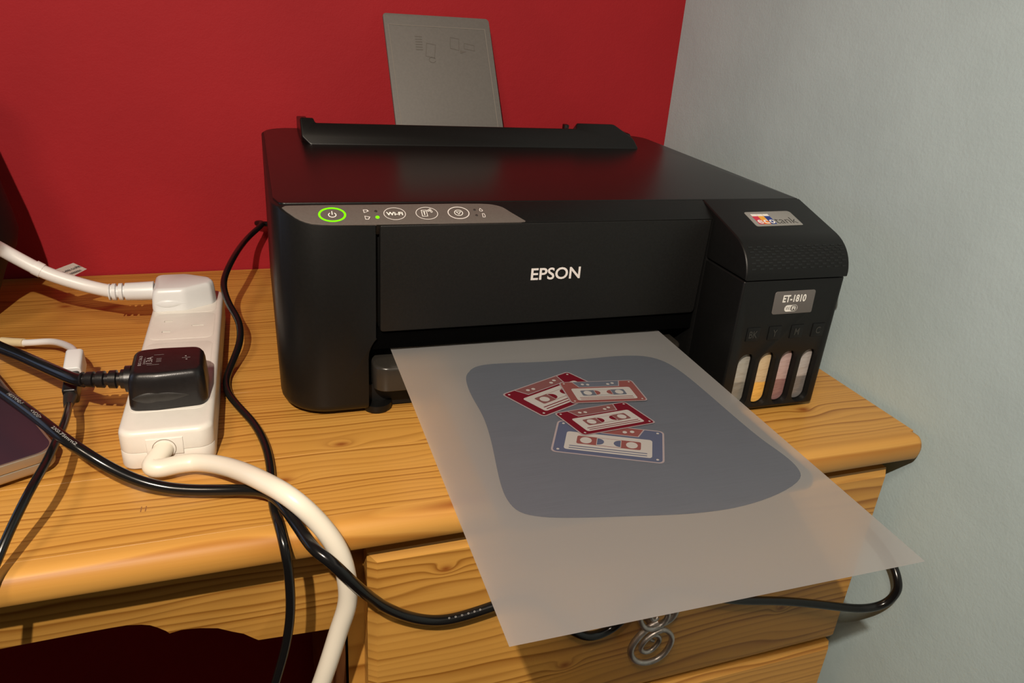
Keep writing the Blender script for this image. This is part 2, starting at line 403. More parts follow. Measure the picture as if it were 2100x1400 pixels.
# ------------------------------------------------------------------ the desk
DX0, DX1 = -.95, .4513
desk = thing('pine_desk', 'honey pine desk with a knotty top, scalloped apron and a drawer pedestal', 'desk', (0, 0, 0))
edges = [-.107, -.040, .052, .140, .231, .3235]
for i, (a, b) in enumerate(zip(edges, edges[1:])):
    bm = bmesh.new()
    add_prism(bm, rect(DX0, a, DX1, b), -.0175, 0, WORLD, .00012, 0, 1)
    build('board', bm, WOODTOP, desk)
prof = [(-.107, -.0175), (-.107, 0.0), (-.1105, 0.0), (-.1130, -.0003), (-.1155, -.0011), (-.1176, -.0026), (-.1191, -.0048), (-.1200, -.0074), (-.1203, -.0100), (-.1200, -.0132), (-.1193, -.0160), (-.1185, -.0175)]
bm = bmesh.new(); rr = []
for xx, ins in ((DX0, 0), (DX1 - .004, 0), (DX1 - .0012, .0012), (DX1, .0035)):
    rr.append([Vector((xx, min(-.107, y + ins * (1 if y < -.107 else 0)), max(-.0175 + ins * .4, min(z, -ins * .6)))) for y, z in prof])
add_loft(bm, rr); build('front_edging', bm, WOODEDGE, desk, 50)
# apron with the scalloped lower edge
AY = -.082
low = [(.0275, -.1118), (-.0281, -.1087), (-.031, -.1062), (-.0365, -.1010), (-.0431, -.0974), (-.051, -.0925), (-.0608, -.0898), (-.066, -.0890), (-.0715, -.0885), (-.0783, -.0895), (-.080, -.0870), (-.084, -.0833), (-.088, -.0803), (-.0924, -.0787), (-.1000, -.0772), (-.1083, -.0770), (-.135, -.0773), (-.1645, -.0780), (-.30, -.079), (-.40, -.0795), (-.42, -.085), (-.44, -.095), (-.47, -.1087), (-.53, -.1118), (-.93, -.1118), (-.93, -.0175), (.0275, -.0175)]
xf_front = lambda x, y, z: Vector((x, -z, y))
bm = bmesh.new(); add_prism(bm, low, -AY - .018, -AY, xf_front, .0006, 0, 2); build('apron', bm, WOODFRONT, desk)
# pedestal
PX0, PX1, PY, PZ = .0275, .4420, -.088, -.735
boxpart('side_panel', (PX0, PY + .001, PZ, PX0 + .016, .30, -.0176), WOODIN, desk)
boxpart('side_panel', (PX1 - .016, PY + .001, PZ, PX1, .30, -.0176), WOODSIDE, desk)
boxpart('stile', (PX0, PY - .0005, PZ, PX0 + .022, PY + .016, -.0178), WOODSIDE, desk, .0012)
boxpart('stile', (PX1 - .022, PY - .0005, PZ, PX1, PY + .016, -.0178), WOODSIDE, desk, .0012)
boxpart('rail', (PX0 + .022, PY + .001, -.034, PX1 - .022, PY + .016, -.0178), WOODFRONT, desk)
boxpart('rail', (PX0 + .022, PY + .001, -.232, PX1 - .022, PY + .016, -.205), WOODFRONT, desk)
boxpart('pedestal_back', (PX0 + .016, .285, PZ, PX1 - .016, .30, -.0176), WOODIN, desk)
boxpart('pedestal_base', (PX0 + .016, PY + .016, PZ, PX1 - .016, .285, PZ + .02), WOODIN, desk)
boxpart('side_panel', (-.93, AY, PZ, -.912, .30, -.0176), WOODSIDE, desk)
def drawer(z1, z0):
    fy, bv = -.1065, .0058
    bm = bmesh.new()
    poly = rect(.0382, z0, .4408, z1); inner = rect(.0382 + bv, z0 + bv, .4408 - bv * .35, z1 - bv)
    a = [bm.verts.new((p[0], PY - .001, p[1])) for p in poly]; b = [bm.verts.new((p[0], fy + .0034, p[1])) for p in poly]; c = [bm.verts.new((p[0], fy, p[1])) for p in inner]
    for r0, r1 in ((a, b), (b, c)):
        for i in range(4): bm.faces.new((r0[i], r0[(i + 1) % 4], r1[(i + 1) % 4], r1[i]))
    bm.faces.new(a[::-1]); bm.faces.new(c)
    return build('drawer_front', bm, WOODFRONT, desk, 20)
d1 = drawer(-.0345, -.2105)
d2 = drawer(-.2165, -.3950)
d3 = drawer(-.4010, -.5800)
HL = [(.2471, -.1308), (.2386, -.1354), (.2322, -.1418), (.228, -.1495), (.2284, -.1565), (.2335, -.1643), (.2411, -.168), (.2493, -.1676), (.2563, -.1632), (.2602, -.1551), (.2606, -.1475), (.257, -.141), (.2516, -.1368), (.246, -.138), (.2407, -.1407), (.2363, -.1456), (.235, -.1515), (.2386, -.156), (.244, -.1568), (.2486, -.1532), (.2512, -.1477), (.2487, -.1436), (.2439, -.1429), (.2427, -.146), (.2468, -.1492)]
HU = [(.2400, -.1352), (.2548, -.1321), (.26, -.1254), (.2594, -.1158), (.2533, -.1078), (.2429, -.1039), (.2333, -.1068), (.229, -.1148), (.2304, -.1237), (.2362, -.1316), (.2435, -.1335), (.2499, -.1309), (.2534, -.1243), (.2517, -.1179), (.2459, -.1145), (.2405, -.1164), (.2392, -.122), (.2436, -.1279), (.2468, -.126)]
def handle(dr, dz):
    bm = bmesh.new()
    def cv(P, y0, dip):
        n = len(P); return smooth_path(catmull([(p[0], y0 + dip * math.sin(i / (n - 1) * 3.1), p[1] + dz) for i, p in enumerate(P)], 6), 3)
    add_tube(bm, cv(HL, -.1165, -.003), lambda t: .00265 - .0012 * t, 10)
    add_tube(bm, cv(HU, -.1165, -.003), lambda t: .0027 - .0011 * t, 10)
    add_lathe(bm, [(.0045, -.0008), (.0042, -.0042), (.0028, -.006)], (0, 0, 0), 14)
    for v in bm.verts[-42:]: v.co = Vector((.2440 + v.co.x, -.1065 + v.co.z, -.1225 + dz + v.co.y))
    add_lathe(bm, [(.0030, .0), (.0030, -.0105)], (0, 0, 0), 12)
    for v in bm.verts[-24:]: v.co = Vector((.2440 + v.co.x, -.1065 + v.co.z, -.1340 + dz + v.co.y))
    h = build('scroll_handle', bm, PEWTER, dr, 60); h['label'] = 'pewter double scroll handle'
    return h
handle(d1, 0)
for dr, dz in ((d2, -.185), (d3, -.37)): handle(dr, dz)
bm = bmesh.new()
for x0 in (-.0836, -.0812): add_flat(bm, [(x0 - .0003, -.0788), (x0 + .0003, -.0788), (x0 + .0005, -.0738), (x0 - .0001, -.0738)], .0001)
flat_part('pencil_mark', bm, plain('pencil_mark', (.30, .13, .05), .6, .3), desk)

# ------------------------------------------------------------------ the printer (local u right, v back, w up)
P = thing('inkjet_printer', 'black ink tank inkjet printer on the pine desk with a film sheet in its slot', 'printer', (0, 0, 0), -.0197)
SL = math.atan2(.0095, .0184); cs, sn = math.cos(SL), math.sin(SL)
slope = frame((0, 0, .1395), (1, 0, 0), (0, cs, sn))           # the sloped control strip
fxf = lambda u, w_, d: Vector((u, -d, w_))                      # things on vertical front faces: d sticks out to the front
outline = rpoly([(-.0012, 0), (.3960, 0), (.3960, .3005), (-.0012, .3005)], [.032, .0100, .026, .026], 10)
bm = bmesh.new(); add_prism(bm, outline, .0035, .1482, WORLD, .0012, .0085, 5); body = build('body', bm, BLACK, P)
def cutprism(poly, a, b, xf):
    bm = bmesh.new(); add_prism(bm, poly, a, b, xf); return bm
uxf = lambda v, w_, u: Vector((u, v, w_))
cav = rpoly([(.0566, -.05), (.3092, -.05), (.3092, .0668), (.0566, .0668)], [0, 0, .004, .021], 8)
carve(body, [cutprism(cav, -.16, .05, fxf),
             cutprism(rect(.0617, .060, .3092, .1600), -.0075, .05, fxf),
             cutprism([(.0184, .149), (-.05, .1137), (-.05, .2), (.0184, .2)], -.1, .6, uxf)], .0006, 2)
# control strip above the flap
strip_poly = [(.0622, -.0002), (.3088, -.0002), (.3088, .0203), (.0622, .0203)]
prism('flap_hinge_strip', strip_poly, -.008, .0003, BLACK, P, slope, .0003)
lid_o = rpoly([(.0012, .0192), (.3958, .0192), (.3958, .2985), (.0012, .2985)], [.012, .001, .025, .025], 8)
lid_o2 = rpoly([(.0046, .0188), (.3958, .0188), (.3958, .2985), (.0010, .2985), (.0010, .034)], [.004, .001, .025, .025, .018], 8)
prism('lid', lid_o2, .1465, .1494, BLACKTOP, P, WORLD, .0006)
flap = [(.0646, .0650), (.3068, .0652), (.3085, .1391), (.0646, .1391)]
fc = prism('front_cover', rpoly(flap, [.002, .003, .001, .001], 3), -.006, .0002, BLACKFLAP, P, fxf, .0007, .0)
bm = bmesh.new(); add_text(bm, 'EPSON', .1696, .0977, .2070, .1066, .00045, fxf, 0, .018); flat_part('brand_lettering', bm, WHITEPRINT, fc)
# control panel
PN = [(.0057, .0164), (.0076, .0178), (.0099, .0181), (.0736, .0183), (.1348, .0182), (.1432, .0172), (.1496, .0145), (.1537, .0101), (.1626, .0008), (.1622, -.0001), (.1597, -.0003), (.1026, -.0003), (.0585, -.0002), (.0344, .0), (.0227, .0011), (.0157, .0048), (.0108, .0097)]
PN = catmull([(a, b, 0) for a, b in PN[:1]] + [(a, b, 0) for a, b in PN[1:8]], 3)
PN = [(p.x, p.y) for p in PN] + [(.1626, .0008), (.1622, 0), (.1597, -.0002), (.1026, -.0002), (.0585, -.0001), (.0400, .0001), (.0344, .0002), (.0285, .0006), (.0227, .0015), (.0190, .0030), (.0157, .0050), (.0130, .0073), (.0108, .0099), (.0080, .0131)]
cp = prism('control_panel', PN, -.0006, .0007, PANELGREY, P, slope, .0002)
def button(name, cx, cy, rx, ry, wd, ring, glyphs):
    bm = bmesh.new(); add_flat(bm, ell(cx, cy, rx, ry, 48), .00085, slope, 0, ell(cx, cy, rx - wd, ry - wd, 48))
    g = bmesh.new(); glyphs(g)
    tmpm = bpy.data.meshes.new('g'); g.to_mesh(tmpm); g.free()
    n0 = len(bm.faces); bm.from_mesh(tmpm); bm.faces.ensure_lookup_table()
    for f in bm.faces[n0:]: f.material_index = 1
    bpy.data.meshes.remove(tmpm)
    o = flat_part(name, bm, [ring, WHITEBRIGHT], cp); return o
Z1 = .0009
def arc_strip(bm, cx, cy, rx, ry, a0, a1, wd, n=18, z=Z1, xf=slope):
    A = [bm.verts.new(xf(cx + rx * math.cos(a0 + (a1 - a0) * i / n), cy + ry * math.sin(a0 + (a1 - a0) * i / n), z)) for i in range(n + 1)]
    B = [bm.verts.new(xf(cx + (rx - wd) * math.cos(a0 + (a1 - a0) * i / n), cy + (ry - wd) * math.sin(a0 + (a1 - a0) * i / n), z)) for i in range(n + 1)]
    for i in range(n): bm.faces.new((A[i], A[i + 1], B[i + 1], B[i]))
def frame_strip(bm, poly, wd, z=Z1, xf=slope): add_flat(bm, poly, z, xf, 0, offset_poly(poly, wd))
def g_power(bm):
    arc_strip(bm, .0357, .0089, .0026, .0024, math.radians(125), math.radians(415), .0006); add_flat(bm, rect(.0354, .0090, .0360, .0124), Z1, slope)
def g_wifi(bm): add_text(bm, 'Wi-Fi', .0697, .0077, .0805, .0109, Z1, slope, 0, .03)
def g_info(bm):
    frame_strip(bm, rect(.0928, .0063, .0966, .0124), .0004); add_flat(bm, rect(.0944, .0076, .0950, .0112), Z1, slope); add_flat(bm, rect(.0938, .0105, .0956, .0111), Z1, slope)
    for x, y in ((.0977, .0117), (.0990, .0126), (.0996, .0108)): arc_strip(bm, x, y, .0008, .0010, 0, 6.283, .0004, 10)
def g_stop(bm):
    arc_strip(bm, .1177, .0093, .0030, .0029, 0, 6.283, .0005, 20); add_flat(bm, [(.1158, .0105), (.1196, .0105), (.1177, .0076)], Z1, slope, 0, offset_poly([(.1158, .0105), (.1196, .0105), (.1177, .0076)], .0004))
button('power_button', .0357, .0092, .0086, .0066, .00125, LEDGREEN, g_power)
button('button', .0752, .0093, .0072, .0058, .00045, WHITEPRINT, g_wifi)
button('button', .0963, .0093, .0074, .0059, .00045, WHITEPRINT, g_info)
button('button', .1177, .0093, .0074, .0059, .00065, WHITEPRINT, g_stop)
for i, (x, y, r) in enumerate(((.0637, .0063, .0013), (.0634, .0119, .0010), (.1293, .0121, .0009), (.1296, .0068, .0009))):
    bm = bmesh.new(); add_prism(bm, ell(x, y, r, r, 16), .0006, .0010, slope, .0002); o = build('indicator_light', bm, LEDGREEN if i == 0 else LEDOFF, cp)
    if i == 0: o['label'] = 'lit green indicator light'
def symbol(poly, hole):
    bm = bmesh.new(); add_flat(bm, poly, Z1, slope, 0, hole); flat_part('panel_symbol', bm, WHITEPRINT, cp)
symbol([(.0556, .0103), (.0590, .0119), (.0580, .0134), (.0553, .0134)], [(.0561, .0109), (.0580, .0119), (.0576, .0129), (.0557, .0129)])
symbol([(.0558, .0042), (.0580, .0042), (.0592, .0066), (.0556, .0077)], [(.0562, .0047), (.0577, .0047), (.0584, .0063), (.0560, .0071)])
dp = [(.1325, .0106), (.1342, .0102), (.1350, .0113), (.1341, .0127), (.1333, .0136), (.1324, .0120)]; symbol(dp, offset_poly(dp, .0004))
pg = [(.1334, .0046), (.1352, .0046), (.1356, .0062), (.1352, .0084), (.1337, .0084)]; symbol(pg, offset_poly(pg, .0004))
boxpart('inner_roof', (.0575, .0035, .0505, .3085, .158, .0662), BLACKSHADE, P, .0004)  # dark band above the film: shade put into the lip's colour
# lower base, tray, foot
prism('base_plate', rect(.030, .012, .3080, .285, .01), .0015, .0195, BLACKDEEP, P, WORLD, .001)
for (fx, fy) in ((.064, .012), (.030, .27), (.365, .27)):
    bm = bmesh.new(); add_lathe(bm, [(.0095, .0), (.0105, .002), (.0105, .006)], (fx, fy, 0), 24); build('foot', bm, BLACKDEEP, P)
ext = prism('tray_extension', rpoly([(.0990, -.1800), (.2945, -.1800), (.2945, .10), (.0990, .10)], [.014, .014, 0, 0], 8), .0290, .0322, BLACKGLOSS, P, WORLD, .0008, .0004, 2)
tr = prism('output_tray', rpoly([(.0596, -.0068), (.3000, -.0068), (.3000, .14), (.0596, .14)], [.010, .010, 0, 0], 8), .0222, .0405, BLACKGLOSS, P, WORLD, .0022, .0006, 4)
# ink tank on the right
TV = -.0505
tank_o = rpoly([(.3094, TV), (.3968, TV), (.3968, -.0004), (.3094, -.0004)], [.0015, .004, 0, 0], 5)
bm = bmesh.new(); add_prism(bm, tank_o, .0036, .1086, WORLD, .0010, .0025, 3); tank = build('ink_tank', bm, BLACK, P)
WCX = [.3260 + .0186 * i for i in range(4)]
caps = []
for cx in WCX:
    poly = rpoly([(cx - .0073, .0064), (cx + .0073, .0064), (cx + .0073, .0516), (cx - .0073, .0516)], .00725, 10)
    caps.append(cutprism(poly, -TV - .0075, -TV + .01, fxf))
carve(tank, caps, .0007, 2)
inks = [inkmat('ink_black', (.40, .385, .34), (.22, .215, .19), .026), inkmat('ink_yellow', (.66, .50, .30), (.93, .50, .09), .0245), inkmat('ink_magenta', (.52, .37, .355), (.27, .14, .14), .0255), inkmat('ink_cyan', (.45, .42, .41), (.16, .155, .155), .0265)]
for cx, mt, lb in zip(WCX, inks, ('black ink window, greyish', 'yellow ink window', 'magenta ink window', 'cyan ink window, bluish grey')):
    poly = rpoly([(cx - .0070, .0067), (cx + .0070, .0067), (cx + .0070, .0513), (cx - .0070, .0513)], .0069, 10)
    o = prism('ink_window', poly, -TV - .0085, -TV - .0045, mt, tank, fxf, .0014, 0, 4); o['label'] = lb
pl = prism('model_plate', rpoly([(.3380, .0824), (.3728, .0824), (.3722, .1003), (.3374, .1000)], [.002, .0012, .002, .002], 5), -TV - .0002, -TV + .0004, PLATEGREY, tank, fxf, .0002)
bm = bmesh.new(); D0 = -TV + .0005
add_text(bm, 'ET-1810', .3449, .0915, .3649, .0972, D0, fxf, 0, .03)
add_flat(bm, rect(.3480, .0842, .3592, .0892, .0023, 6), D0, fxf, 0)
add_text(bm, 'Wi', .3488, .0853, .3529, .0882, D0 + .00008, fxf, 1)
add_flat(bm, rect(.3533, .0846, .3588, .0889, .0015, 5), D0 + .00008, fxf, 1)
add_text(bm, 'Fi', .3544, .0854, .3575, .0882, D0 + .00016, fxf, 0, .03)
flat_part('model_lettering', bm, [WHITEBRIGHT, PLATEGREY], tank)
for cx, s in zip((.3260, .3446, .3640, .3830), ('BK', 'Y', 'M', 'C')):
    bm = bmesh.new(); add_prism(bm, rect(cx - .0054, .0622, cx + .0054, .0728), -TV - .0003, -TV + .0005, fxf, .0002)
    wd = .0036 if s == 'BK' else .002
    add_text(bm, s, cx - wd, .0648, cx + wd, .0703, -TV + .0007, fxf, 1, .02)
    build('ink_letter_plate', bm, [BLACK, BLACKGLOSS], tank, 30)
# tank cover with the rolled front edge
prof = [(.0182, .1096), (.0182, .1492)]
def bez(p0, p1, p2, n): return [((1 - t) ** 2 * p0[0] + 2 * t * (1 - t) * p1[0] + t * t * p2[0], (1 - t) ** 2 * p0[1] + 2 * t * (1 - t) * p1[1] + t * t * p2[1]) for t in [i / n for i in range(n + 1)]]
arc = bez((-.0290, .1364), (-.0480, .1310), (-.0512, .1130), 14)
prof += arc + [(-.0512, .1096)]
cover = prism('tank_cover', prof, .3093, .3972, BLACK, P, uxf, .0014, .0014, 3, 30)
csl = frame((0, -.035, .1346), (1, 0, 0), (0, .0534, .0144))
st = prism('logo_sticker', rpoly([(.3336, .0160), (.3748, .0168), (.3748, .0370), (.3338, .0360)], [.002, .001, .003, .002], 5), -.0002, .0004, STICKERGREY, cover, csl, .0001)
bm = bmesh.new(); zz = .0005
for i in range(3):
    x0 = .3374 + i * .0051
    add_flat(bm, rect(x0, .0186, x0 + .0051, .0326), zz, csl, 1 + i)
    add_flat(bm, rect(x0 + .0001, .0296, x0 + .0050, .0326), zz + .00008, csl, 0)
    if i == 1: add_flat(bm, rect(x0, .0186, x0 + .0051, .0240), zz + .00006, csl, 5)
    add_text(bm, 'eco'[i], x0 + .0005, .0192, x0 + .0048, .0244, zz + .00016, csl, 0, .02)
add_text(bm, 'tank', .3534, .0192, .3722, .0275, zz, csl, 4, -.01)
flat_part('sticker_lettering', bm, [WHITEBRIGHT, RED_, YELLOW_, BLUE_, DARKPRINT, ORANGE_], cover)
bm = bmesh.new()
for k in range(9):
    t0 = .36 + .062 * k
    def pt(t): return bez((-.0290, .1364), (-.0480, .1310), (-.0512, .1130), 200)[int(t * 200)]
    a, b = pt(t0), pt(t0 + .03); ddv, ddw = b[0] - a[0], b[1] - a[1]; ln = math.hypot(ddv, ddw); nv, nw = (ddw / ln, -ddv / ln)
    if nv > 0: nv, nw = -nv, -nw
    for j in range(12):
        u0 = .3135 + j * .0070 + (.0035 if k % 2 else 0)
        if u0 + .0034 > .3965: continue
        vs = [bm.verts.new((uu, v_ + nv * h, w_ + nw * h)) for h in (-.0002, .00018) for (uu, v_, w_) in ((u0, *a), (u0 + .0034, *a), (u0 + .0034, *b), (u0, *b))]
        for q in ((4, 5, 6, 7), (0, 1, 5, 4), (1, 2, 6, 5), (2, 3, 7, 6), (3, 0, 4, 7)): bm.faces.new([vs[i] for i in q])
o = build('texture_ridges', bm, plain('ridge_gloss', (.006, .006, .006), .17, .5), cover, 20); o['kind'] = 'stuff'
# rear feed guard
gx = frame((0, .2168, .1490), (1, 0, 0), (0, .60, .80))
GP = rpoly([(.0380, 0), (.3560, 0), (.3520, .0120), (.3330, .0270), (.2930, .0272), (.2915, .0212), (.0440, .0212), (.0425, .0258), (.0310, .0262), (.0312, .0080)], [.004, .002, .012, .008, .002, .002, .002, .002, .002, .006], 5)
prism('feed_guard', GP, -.012, 0, BLACKTOP, P, gx, .0012, .0004, 3)
boxpart('feed_guide', (.0312, .2360, .149, .0400, .287, .1625), BLACKTOP, P, .0012)
boxpart('feed_guide', (.3300, .2380, .149, .3560, .290, .1610), BLACKTOP, P, .003)
boxpart('edge_guide', (.2860, .246, .150, .2905, .252, .1668), BLACKTOP, P, .0008)
boxpart('feed_slot', (.0400, .2500, .1480, .3300, .2900, .1500), BLACKDEEP, P)
# paper support, leaning back to the wall
b0, t0 = Vector((.1195, .262, .1638)), Vector((.1157, .316, .2560))
ey = (t0 - b0).normalized(); ex = Vector((1, 0, 0)); ex = (ex - ey * ex.dot(ey)).normalized()
hh = (t0 - b0).length
sx = frame(b0, (.104, 0, .0012), (0, .054, .0917))
SPp = rpoly([(.0012, -.018), (.1075, -.018), (.1025, hh - .0005), (-.0030, hh)], [0, 0, .004, .003], 5)
sp = prism('paper_support', SPp, -.0036, 0, SUPPORTGREY, P, sx, .0008, .0004, 2)
rib = [(.0062, -.012), (.1020, -.012), (.0975, hh - .0118), (.0010, hh - .0112)]
bm = bmesh.new(); add_flat(bm, rib, .0003, sx, 0, offset_poly(rib, .0007)); flat_part('raised_border', bm, plain('support_border', (.200, .182, .160), .5, .35), sp)
bm = bmesh.new(); ic = .0003
for k in range(6): add_flat(bm, rect(.0262, hh - .0360 + k * .0026, .0330, hh - .0352 + k * .0026), ic, sx)
frame_strip(bm, [(.0350, hh - .0420), (.0440, hh - .0440), (.0460, hh - .0300), (.0370, hh - .0285)], .0005, ic, sx)
arc_strip(bm, .0415, hh - .0455, .0036, .0030, .4, 6.0, .0006, 14, ic, sx)
frame_strip(bm, [(.0600, hh - .0330), (.0690, hh - .0350), (.0700, hh - .0230), (.0610, hh - .0215)], .0005, ic, sx)
frame_strip(bm, [(.0740, hh - .0330), (.0850, hh - .0350), (.0850, hh - .0290), (.0745, hh - .0270)], .0005, ic, sx)
add_flat(bm, [(.0700, hh - .0380), (.0760, hh - .0360), (.0702, hh - .0345)], ic, sx)
flat_part('embossed_symbol', bm, SUPPORTMARK, sp)

# ------------------------------------------------------------------ the film sheet with its print
sh_x = Vector((math.cos(-.01574), math.sin(-.01574), 0)); sh_b = Vector((-math.sin(-.01574), math.cos(-.01574), 0))
sh_y = sh_b * math.cos(.0117) + Vector((0, 0, math.sin(.0117))); sh_n = sh_x.cross(sh_y)
SM = Matrix((sh_x, sh_y, sh_n)).transposed().to_4x4(); SM.translation = Vector((.0686, -.2637, .0452))
bm = bmesh.new(); nx, ny = 6, 18
vv = [[bm.verts.new((.21 * i / nx, .297 * j / ny, 0)) for i in range(nx + 1)] for j in range(ny + 1)]
for j in range(ny):
    for i in range(nx): bm.faces.new((vv[j][i], vv[j][i + 1], vv[j + 1][i + 1], vv[j + 1][i]))
me = bpy.data.meshes.new('film_sheet'); bm.to_mesh(me); bm.free()
sheet = link('film_sheet', me, SHEETM, None, 60, SM)
sheet['label'] = 'frosted translucent film sheet coming out of the printer, grey print with cassettes on it'; sheet['category'] = 'sheet'
def printm(n, c, op=.86, streak=0): return sheetmat(n, c, c, op * .92, op * .08, (1 - op) * .6, (1 - op) * .4, gloss=.05, streak=streak)
PGREY = printm('print_grey', (.115, .130, .160), .80, .10)
PDRED, PMRED, PSRED, PBLUE, PSLATE, PPALE, PEDGE = [printm(n, c, .95) for n, c in (('print_dark_red', (.125, .003, .012)), ('print_muted_red', (.17, .066, .066)), ('print_brick', (.20, .062, .058)), ('print_blue', (.075, .09, .15)), ('print_slate', (.10, .115, .15)), ('print_pale', (.40, .385, .37)), ('print_edge', (.30, .255, .265)))]
BLOB = [(.0398, .214), (.0432, .2244), (.0514, .233), (.0641, .2352), (.0917, .2328), (.1241, .2311), (.1568, .2318), (.1767, .2285), (.1863, .2205), (.1915, .205), (.1936, .1766), (.1945, .1421), (.1959, .1129), (.1990, .0935), (.1985, .0812), (.194, .0723), (.1718, .0623), (.1459, .0574), (.1273, .0571), (.1093, .0587), (.0808, .0636), (.0563, .068), (.04, .0724), (.0306, .0784), (.0277, .089), (.0286, .1035), (.0324, .1255), (.0361, .1473), (.0385, .1706), (.0381, .1947)]
bc = smooth_path(catmull([(a, b, 0) for a, b in BLOB + BLOB[:3]], 4), 2)[6:6 + 4 * len(BLOB)]
bm = bmesh.new(); add_flat(bm, [(p.x, p.y) for p in bc], .00012); blob = flat_part('printed_background', bm, PGREY, sheet)
CASS = [((.0821, .1554), (.139, .1312), (.0664, .1261), (PBLUE, PSRED, PBLUE)), ((.0583, .1921), (.1107, .2135), (.0746, .1623), (PDRED, PMRED, PDRED)),
        ((.0826, .1632), (.1317, .1678), (.0902, .137), (PDRED, PMRED, PDRED)), ((.0995, .1993), (.1489, .1937), (.0978, .1729), (PSRED, PSLATE, PSRED))]
for ci, (a, b, c, (mf, ms, mm)) in enumerate(CASS):
    a, b, c = Vector((*a, 0)), Vector((*b, 0)), Vector((*c, 0)); ux, uy = b - a, c - a
    cx = (lambda a, ux, uy: lambda x, y, z: a + ux * x + uy * y + Vector((0, 0, z)))(a, ux, uy)
    asp = uy.length / ux.length; bm = bmesh.new(); zb = .00020 + ci * .00030; dz = .00004
    def rr_(x0, y0, x1, y1, r):  # corner radius round in real size
        return [(p[0], p[1] / asp) for p in rect(x0, y0 * asp, x1, y1 * asp, r, 4)]
    def el_(x, y, r, n=16): return [(x + r * math.cos(6.2832 * i / n), y + r / asp * math.sin(6.2832 * i / n)) for i in range(n)]
    add_flat(bm, rr_(-.018, -.028, 1.018, 1.028, .05), zb, cx, 4)
    add_flat(bm, rr_(0, 0, 1, 1, .04), zb + dz, cx, 0)
    add_flat(bm, [(.16, -.01), (.83, -.01), (.775, .27), (.215, .27)], zb + 2 * dz, cx, 4)
    add_flat(bm, [(.175, 0), (.815, 0), (.765, .25), (.225, .25)], zb + 3 * dz, cx, 1)
    for hx, hy in ((.29, .13), (.36, .15), (.64, .15), (.71, .11)): add_flat(bm, el_(hx, hy, .022), zb + 4 * dz, cx, 3)
    for hx, hy in ((.045, .07), (.955, .07), (.045, .93), (.955, .93)): add_flat(bm, el_(hx, hy, .014, 10), zb + 4 * dz, cx, 3)
    add_flat(bm, rr_(.095, .32, .905, .90, .03), zb + 2 * dz, cx, 3)
    add_flat(bm, rr_(.20, .43, .80, .69, .02), zb + 3 * dz, cx, 1)
    for hx in (.285, .715): add_flat(bm, el_(hx, .56, .055, 20), zb + 4 * dz, cx, 3)
    add_flat(bm, rr_(.385, .44, .615, .68, .005), zb + 4 * dz, cx, 3)
    for sg, hx in ((1, .39), (-1, .61)):
        add_flat(bm, [(hx + sg * .065 * math.cos(q), .56 + .105 * math.sin(q)) for q in [-1.57 + 3.14 * i / 10 for i in range(11)]], zb + 5 * dz, cx, 2)
    for yy in (.775, .845): add_flat(bm, rect(.14, yy - .012, .86, yy + .012), zb + 3 * dz, cx, 2)
    flat_part('printed_cassette', bm, [mf, ms, mm, PPALE, PEDGE], blob)

# ------------------------------------------------------------------ power strip
ST = thing('power_strip', 'white extension block with a thick cream flex, lying on the desk beside the printer', 'power strip', (-.0684, .0813, 0), math.radians(-1.5))
HS, SB = .0265, .0120
so = rect(-.0262, -.1178, .0272, .1178, .009, 8)
bm = bmesh.new(); add_prism(bm, so, .0006, SB, WORLD, .0003, .0015, 2); build('base_shell', bm, WHITEPLASTIC, ST)
bm = bmesh.new(); add_prism(bm, so, SB + .0002, HS, WORLD, .0034, .0003, 4); top = build('top_shell', bm, WHITEPLASTIC, ST)
gangs = [-.0693, -.0153, .0402, .0917]
cuts = []
for gy in gangs:
    for (x0, y0, x1, y1) in ((-.0145, gy + .0085, -.0085, gy + .0118), (-.0145, gy - .0118, -.0085, gy - .0085), (.0060, gy - .0017, .0148, gy + .0010)):
        c = bmesh.new(); add_prism(c, rect(x0, y0, x1, y1), HS - .0090, HS + .01); cuts.append(c)
carve(top, cuts)
for gy in gangs:
    pr = rect(-.0225, gy - .0245, .0225, gy + .0245, .006, 5)
    bm = bmesh.new(); add_prism(bm, pr, HS - .0002, HS + .00014, WORLD, .00012)
    o = build('socket_plate', bm, WHITEPLASTIC, ST)
    cc = []
    for (x0, y0, x1, y1) in ((-.0145, gy + .0085, -.0085, gy + .0118), (-.0145, gy - .0118, -.0085, gy - .0085), (.0060, gy - .0017, .0148, gy + .0010)):
        c = bmesh.new(); add_prism(c, rect(x0, y0, x1, y1), HS - .01, HS + .01); cc.append(c)
    carve(o, cc)
prism('gland_block', rect(-.0108, .0095, .0098, .0212), .1173, .1186, WHITEPLASTIC, ST, lambda x, z, d: Vector((x, -d, z)), .0006)
bm = bmesh.new(); add_flat(bm, ell(-.001, .0140, .0068, .0068, 28), .1187, lambda x, z, d: Vector((x, -d, z)), 0, ell(-.001, .0140, .0064, .0064, 28)); flat_part('gland_shadow_ring', bm, plain('gland_shadow_gap', (.25, .2, .15), .6, .2), ST)  # flat ring coloured as the shadow in the gap round the flex
FLEX = [(-.0722, -.022, .0140), (-.0724, -.0360, .0138), (-.0768, -.0440, .0118), (-.0790, -.0490, .0102), (-.0750, -.0512, .0096), (-.0640, -.0490, .0094), (-.0540, -.0490, .0092), (-0.0357, -0.0681, 0.0155), (-0.0175, -0.0978, 0.0230), (-0.0031, -0.1170, 0.0225), (0.0099, -0.1230, 0.0080), (0.0194, -0.1270, -0.0102), (0.0229, -0.1285, -0.0282), (0.0231, -0.1280, -0.0468), (.018, -.127, -.0670), (.0102, -.128, -.0940), (.0, -.128, -.1260), (-.0133, -.128, -.1650), (-.03, -.128, -.26), (-.05, -.12, -.45), (-.06, -.12, -.728)]
